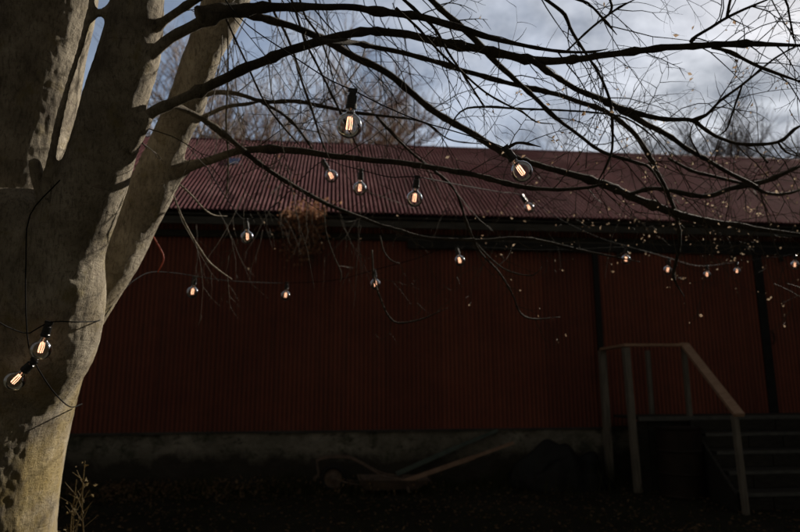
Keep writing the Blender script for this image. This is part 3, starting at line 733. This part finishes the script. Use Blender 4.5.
# steel drum in front of the landing
dr = thing('steel_drum', 'dark rusty drum standing under the landing behind the middle posts', 'drum', tuple(B((w_at(682, 470, V2-.4)-BO).dot(bu), V2-.38, 0)))
Mt = Matrix.Translation(dr.location)
prof = [(.0001, .0), (.29, .0), (.295, .01), (.285, .03)]
for q in (.29, .58): prof += [(.285, q-.02), (.298, q), (.285, q+.02)]
prof += [(.285, .84), (.297, .86), (.297, .88), (.285, .885), (.28, .87), (.0001, .87)]
dbody = MB().lathe(prof, Mt, 28).build('body', M['rust'], dr, False)
MB().lathe([(.0001, .892), (.03, .892), (.034, .87)], Mt @ Matrix.Translation(Vector((.15, -.1, 0))), 10).build('bung', M['dark'], dbody, True)

# ------------------------------------------------------------------ wheelbarrow
g0 = G(333, 492); Vw = (g0-BO).dot(bv); Uw = (g0-BO).dot(bu); S = 1/ (F/ (g0-CAM).dot(fw))
wb = thing('wheelbarrow', 'old low wheelbarrow with long handles resting by the foundation', 'wheelbarrow', tuple(B(Uw, Vw, 0)))
def wp(x, y, dv=0.0):   # photo pixel -> point on barrow plane
    q = w_at(x, y, Vw); return B((q-BO).dot(bu), Vw+dv, max(q.z, .02))
wc = wp(333, 477); wc.z = .185
Mw = Matrix.Translation(wc) @ Matrix((bu, bz, -bv)).transposed().to_4x4()
ty = MB(); n = 28
ty.lathe([(.125, -.03), (.155, -.042), (.18, -.025), (.187, 0), (.18, .025), (.155, .042), (.125, .03), (.125, -.03)], Mw, n)
w_ = ty.build('wheel', M['dark'], wb, True)
rim = MB(); rim.lathe([(.0001, -.02), (.05, -.022), (.055, -.01), (.12, -.006), (.126, -.028), (.126, .028), (.12, .006), (.055, .01), (.05, .022), (.0001, .02)], Mw, n)
rim_o = rim.build('wheel_disc', M['barrow_iron'], w_, True)
fr_ = MB()
for dv in (-.12, .12):
    fr_.tube([wp(313, 479, dv), wp(319, 474, dv), wp(317, 461, dv), wp(330, 457, dv), wp(350, 457.5, dv), wp(365, 465, dv*1.3), wp(384, 475, dv*1.7), wp(404, 478, dv*2)], .012, 6)
fr_.tube([wp(317, 460, -.12), wp(317, 460, .12)], .012, 6, False)
fr_.tube([wc+bv*-.14, wc+bv*.14], .012, 6, False)
fr_.tube([wp(333, 477, -.13), wp(350, 482, -.15), wp(372, 484, -.2)], .013, 6); fr_.tube([wp(333, 477, .13), wp(350, 482, .15), wp(372, 484, .2)], .013, 6)
fr_.build('frame', M['barrow_iron'], wb, True)
pan = MB(); ztop = wp(380, 474).z; zbot = .04
ua, ub = (w_at(352, 480, Vw)-BO).dot(bu), (w_at(428, 480, Vw)-BO).dot(bu)
o8 = [B(ua+.16, Vw-.22, zbot), B(ub-.18, Vw-.22, zbot), B(ub-.18, Vw+.22, zbot), B(ua+.16, Vw+.22, zbot), B(ua+.08, Vw-.33, ztop-.04), B(ub, Vw-.33, ztop-.06), B(ub, Vw+.33, ztop-.06), B(ua+.08, Vw+.33, ztop-.04)]
ins = [p + (B((ua+ub)/2, Vw, p.z)-p).normalized()*.02 + bz*(.015 if i < 4 else 0) for i, p in enumerate(o8)]
pan.v = o8+ins
pan.f = [[3, 2, 1, 0], [0, 1, 5, 4], [1, 2, 6, 5], [2, 3, 7, 6], [3, 0, 4, 7], [8, 9, 10, 11], [8, 12, 13, 9], [9, 13, 14, 10], [10, 14, 15, 11], [11, 15, 12, 8]] + [[4+i, 4+(i+1) % 4, 12+(i+1) % 4, 12+i] for i in range(4)]
pan.build('tray', M['barrow_iron'], wb)
h1 = MB(); h1.bar(wp(398, 480.5, -.24), wp(470, 455, -.27), .05, .055); h1.bar(wp(470, 455, -.27), wp(508, 441, -.29), .042, .04); h1.build('handle', M['barrow_wood'], wb)
h2 = MB(); h2.bar(wp(398, 476, .22), wp(460, 449, .27), .05, .06); h2.bar(wp(460, 449, .27), wp(503, 431.5, .3), .042, .045); h2.build('handle', M['barrow_green'], wb)
for dv in (-.24, .22):
    a = wp(404, 479, dv); MB().bar(a, Vector((a.x+.04, a.y, 0.01)), .035, .035, bv).build('leg', M['barrow_iron'], wb)

# ------------------------------------------------------------------ dark covered heap by the foundation
hp = MB(); c0 = B((w_at(560, 470, -.55)-BO).dot(bu), -.55, 0); n1, n2 = 60, 20
for j in range(n2+1):
    for i in range(n1):
        a = 2*math.pi*i/n1; e = j/n2*math.pi/2
        q = Vector((math.cos(a)*math.cos(e), math.sin(a)*math.cos(e), math.sin(e)))
        rx = .80+.22*noise.noise(Vector((math.cos(a), math.sin(a), e*1.4)))
        zz = .50*q.z*(1+.45*noise.noise(q*2.6+Vector((3, 1, 0)))) * (1+.10*math.sin(a*9)*math.cos(e)*.3)
        fold = 1+.05*math.sin(a*13+3*noise.noise(q*3))*math.cos(e)
        hp.v.append(c0+bu*q.x*rx*fold+bv*q.y*.38*fold+bz*(zz-.02+.08*math.exp(-((q.x+.05)/.3)**2)*q.z))
for j in range(n2):
    for i in range(n1): a = j*n1+i; b_ = j*n1+(i+1) % n1; hp.f.append([a, b_, b_+n1, a+n1])
tag(hp.build('covered_heap', M['tarp_dark'], None, True), 'dark rounded covered heap against the foundation left of the posts', 'heap')

# ------------------------------------------------------------------ ground cover
gr = MB()
def blade(p, h, w, lean):
    k = len(gr.v); s_ = Vector((random.uniform(-1, 1), random.uniform(-1, 1), 0)).normalized()*w
    gr.v += [p-s_, p+s_, p+lean*.5+bz*h*.6+s_*.6, p+lean*.5+bz*h*.6-s_*.6, p+lean+bz*h]
    gr.f += [[k, k+1, k+2, k+3], [k+3, k+2, k+4]]
for _ in range(15000):
    if random.random() < .5:
        u = random.uniform(-7, 8); v = -abs(random.gauss(0, .38))-.15; p = B(u, v, 0); h = random.uniform(.06, .30)*(.5+1.3*abs(noise.noise(Vector((u*.9, 0, 2)))*2))
    else:
        p = Vector((random.uniform(-6.5, 7), random.uniform(5.4, 9.6), 0)); h = random.uniform(.02, .09)
        if noise.noise(p*.8) < -.05: continue
    p.z = gz(p.x, p.y)-.01
    blade(p, h, random.uniform(.003, .008), Vector((random.gauss(0, .05), random.gauss(0, .05), 0)))
tag(gr.build('grass', M['grass']), 'short rough grass and weeds on the dark yard', 'grass', None, 'stuff')
lt = MB()
for _ in range(4200):
    p = Vector((random.uniform(-6, 7), random.uniform(5.2, 9.7), 0)); p.z = gz(p.x, p.y)+.01+random.random()*.015
    leaf(lt, p, random.uniform(.02, .055), Vector((random.gauss(0, .35), random.gauss(0, .35), 1)).normalized())
for _ in range(1500):
    p = B(random.gauss(-2.4, 1.5), -random.uniform(.15, 1.2), 0); p.z = random.uniform(.02, .2)
    leaf(lt, p, random.uniform(.03, .06))
tag(lt.build('fallen_leaves', M['litter']), 'brown fallen leaves scattered over the dark yard', 'leaves', None, 'stuff')
# tall dry stalks right of the trunk foot
for n_, (x, y, hpx, lab) in enumerate([(90, 560, 95, 'tallest pale dry stalk right of the trunk foot'), (80, 556, 70, 'leaning dry stalk closest to the trunk foot'), (72, 560, 60, 'short bent dry stalk against the trunk foot')]):
    d = 3.6; pl = thing('dry_weed', lab, 'weed', tuple(Vector((U(x, 532, d).x, U(x, 532, d).y, 0))))
    base = Vector(pl.location); top = U(x+random.uniform(-6, 8), 532-hpx*.75, d)
    mb = MB(); pts = [base, base.lerp(top, .4)+Vector((.02, 0, 0)), base.lerp(top, .75)+Vector((-.01, 0, 0)), top]
    mb.tube(pts, [.005, .004, .003, .0015], 5)
    for j in range(16):
        q = base.lerp(top, random.uniform(.35, .98)); e = q+Vector((random.uniform(-.09, .09), random.uniform(-.06, .06), random.uniform(.02, .12)))
        mb.tube([q, e], [.002, .001], 4, False)
    mb.build('stem', M['stalk'], pl)
    ml = MB()
    for j in range(26): leaf(ml, base.lerp(top, random.uniform(.1, 1))+Vector((random.gauss(0, .03), random.gauss(0, .03), 0)), random.uniform(.012, .03))
    ml.build('foliage', M['stalk'], pl)

# ------------------------------------------------------------------ trees behind the barn
def bare_tree(loc, H, seed, label, spread=.55, dens=1.0, mat='far_twig'):
    rnd = random.Random(seed); o = thing('bare_tree', label, 'tree', loc, 'bare trees behind the barn')
    tk = MB(); cr = MB(); L0 = Vector(loc)
    def grow(p, d, L, r, lvl):
        n = 5; pts = [p]; rad = [r]
        for i in range(n):
            d = (d+Vector((rnd.gauss(0, .12), rnd.gauss(0, .12), rnd.gauss(.03, .08)))).normalized()
            pts.append(pts[-1]+d*L/n); rad.append(max(.006, r*(1-.55*(i+1)/n)))
            if lvl > 0 and i > 0:
                for _ in range(2 if rnd.random() < dens*.6 else 1):
                    a = rnd.uniform(0, 6.28); s = Vector((math.cos(a), math.sin(a), 0))
                    grow(pts[-1], (d*.75+s*spread+bz*.12).normalized(), L*rnd.uniform(.45, .68), r*.48, lvl-1)
        (tk if lvl >= 4 else cr).tube(pts, rad, 5 if lvl >= 3 else 3, False)
    grow(L0, Vector((rnd.uniform(-.1, .1), 0, 1)), H*.55, H*.014, 4)
    tk.build('trunk', M[mat], o, True); cr.build('crown', M[mat], o)
specs = [(205, 24, 14, 'tan bare tree behind the barn beside the right stem'), (250, 27, 16.5, 'tallest twiggy bare tree rising behind the left of the roof'),
         (300, 23, 13.5, 'bare tree behind the roof left of the largest bulb'), (345, 26, 13, 'low bare tree behind the roof below the largest bulb'),
         (640, 30, 13.4, 'small bare tree above the ridge where many branches cross'), (697, 27, 12.8, 'bare tree beyond the ridge left of the three at right'),
         (758, 26, 13.2, 'dark bare tree beyond the ridge near the right edge'), (795, 29, 12.8, 'bare tree beyond the ridge at the right edge'),
         (590, 34, 13.6, 'faint low bare tree beyond the middle of the ridge'), (120, 26, 11, 'bare tree seen between the left stems')]
for i, (x, d, H, lab) in enumerate(specs):
    p = U(x, 300, d); bare_tree((p.x, p.y, 0), H, 40+i, lab, .55, 1.45, 'far_twig_dark' if x > 500 else 'far_twig')

# ------------------------------------------------------------------ unseen gabled blocks, added to shade the yard and dim the ambient light
def blocker(name, cx, cy, rot, L, W, H, HR, label):
    o = thing(name, label, 'building', (cx, cy, 0)); a = Vector((math.cos(rot), math.sin(rot), 0)); b = Vector((-a.y, a.x, 0)); c = Vector((cx, cy, 0))
    mb = MB(); P = [c+a*(i*L/2)+b*(j*W/2)+bz*z for z in (0, H) for i, j in ((-1, -1), (1, -1), (1, 1), (-1, 1))]
    g1 = c-a*L/2+bz*HR; g2 = c+a*L/2+bz*HR
    mb.v = P+[g1, g2]; mb.f = [[0, 1, 5, 4], [1, 2, 6, 9, 5], [2, 3, 7, 6], [3, 0, 4, 8, 7]]
    mb.build('wall', M['wood_dark'], o)
    rf = MB(); ov = .35
    for j in (-1, 1):
        e1 = c-a*(L/2+ov)+b*j*(W/2+ov)+bz*(H-.15); e2 = c+a*(L/2+ov)+b*j*(W/2+ov)+bz*(H-.15)
        k = len(rf.v); rf.v += [e1, e2, g2+a*ov+bz*.05, g1-a*ov+bz*.05]; rf.f.append([k, k+1, k+2, k+3])
    r1 = rf.build('roof', M['fascia'], o)
    r1.modifiers.new('t', 'SOLIDIFY').thickness = .06
    return o
blocker('blocker', 15.0, 5.6, R(96), 9.5, 4.5, 4.5, 6.2, 'unseen added shed at the right side of the yard')  # unseen, added to keep sun off the yard from the right
blocker('rear_blocker', 0.0, -8.0, R(2), 26, 8, 6.5, 10.5, 'unseen added farmhouse behind the photographer')  # unseen, added to hold back skylight from behind the camera

# ------------------------------------------------------------------ light
AZ, EL = R(45), R(28)
sd_ = Vector((math.cos(EL)*math.cos(AZ), math.cos(EL)*math.sin(AZ), math.sin(EL)))
L = bpy.data.lights.new('sun', 'SUN'); L.energy = 5.0; L.angle = R(.5); L.color = (1, .90, .76)
lo_ = bpy.data.objects.new('sun', L); C.objects.link(lo_); lo_.rotation_euler = sd_.to_track_quat('Z', 'Y').to_euler(); lo_.location = (20, 8, 12)
w = bpy.data.worlds.new('World'); sc.world = w; w.use_nodes = True; t = w.node_tree
bg = t.nodes['Background']
sky = t.nodes.new('ShaderNodeTexSky'); sky.sky_type = 'NISHITA'; sky.sun_disc = False
sky.sun_elevation = EL; sky.sun_rotation = math.pi/2-AZ; sky.air_density = 1.0; sky.dust_density = 1.0; sky.ozone_density = 1.2
tc = t.nodes.new('ShaderNodeTexCoord'); sp = t.nodes.new('ShaderNodeSeparateXYZ'); t.links.new(tc.outputs['Generated'], sp.inputs[0])
def mth(op, a, b=None, clamp=False):
    n = t.nodes.new('ShaderNodeMath'); n.operation = op; n.use_clamp = clamp
    for i, s in enumerate((a, b)):
        if s is None: continue
        if isinstance(s, (int, float)): n.inputs[i].default_value = s
        else: t.links.new(s, n.inputs[i])
    return n.outputs[0]
zz = mth('ADD', mth('MAXIMUM', sp.outputs[2], 0.0), .22)
cv = t.nodes.new('ShaderNodeCombineXYZ'); t.links.new(mth('DIVIDE', sp.outputs[0], zz), cv.inputs[0]); t.links.new(mth('DIVIDE', sp.outputs[1], zz), cv.inputs[1])
n1_ = noi(t, cv.outputs[0], 1.5, 9, .6, .3)
n2_ = noi(t, cv.outputs[0], 4.2, 8, .62, .2)
# cloud cover thickens towards the sun side
cover = mth('ADD', n1_, mth('MULTIPLY', sp.outputs[0], .42))
mask = ramp(t, cover, [(.40, (.42,)*3), (.66, (1, 1, 1))]).outputs[0]
dt = t.nodes.new('ShaderNodeVectorMath'); dt.operation = 'DOT_PRODUCT'; t.links.new(tc.outputs['Generated'], dt.inputs[0]); dt.inputs[1].default_value = sd_
glow = mth('POWER', mth('MAXIMUM', mth('ADD', mth('MULTIPLY', dt.outputs[1], .5), .5), 0.001), 1.9)
ccol = ramp(t, n2_, [(.34, (2.0, 2.25, 2.7)), (.66, (7.1, 7.4, 8.0))]).outputs[0]
lit = t.nodes.new('ShaderNodeMix'); lit.data_type = 'RGBA'; lit.blend_type = 'MULTIPLY'; lit.inputs[0].default_value = 1
t.links.new(ccol, lit.inputs[6]); t.links.new(glow, lit.inputs[7])
ml_ = t.nodes.new('ShaderNodeMix'); ml_.data_type = 'RGBA'; t.links.new(mask, ml_.inputs[0]); t.links.new(sky.outputs[0], ml_.inputs[6]); t.links.new(lit.outputs[2], ml_.inputs[7])
mr_ = t.nodes.new('ShaderNodeMapRange'); mr_.interpolation_type = 'SMOOTHSTEP'
t.links.new(mth('SUBTRACT', sp.outputs[1], mth('MULTIPLY', sp.outputs[2], .25)), mr_.inputs[0]); mr_.inputs[1].default_value = .25; mr_.inputs[2].default_value = .76
md = t.nodes.new('ShaderNodeMix'); md.data_type = 'RGBA'; t.links.new(mr_.outputs[0], md.inputs[0])
dkc = ramp(t, n2_, [(.3, (.28, .268, .25)), (.7, (.66, .63, .59))]).outputs[0]  # sky overhead and behind darkened on purpose, to dim the ambient light
t.links.new(dkc, md.inputs[6]); t.links.new(ml_.outputs[2], md.inputs[7])
t.links.new(md.outputs[2], bg.inputs[0]); bg.inputs[1].default_value = .108
sc.cycles.diffuse_bounces = 2
vs_ = sc.view_settings; vs_.view_transform = 'Standard'; vs_.look = 'None'; vs_.exposure = .25; vs_.gamma = 1; vs_.use_curve_mapping = False
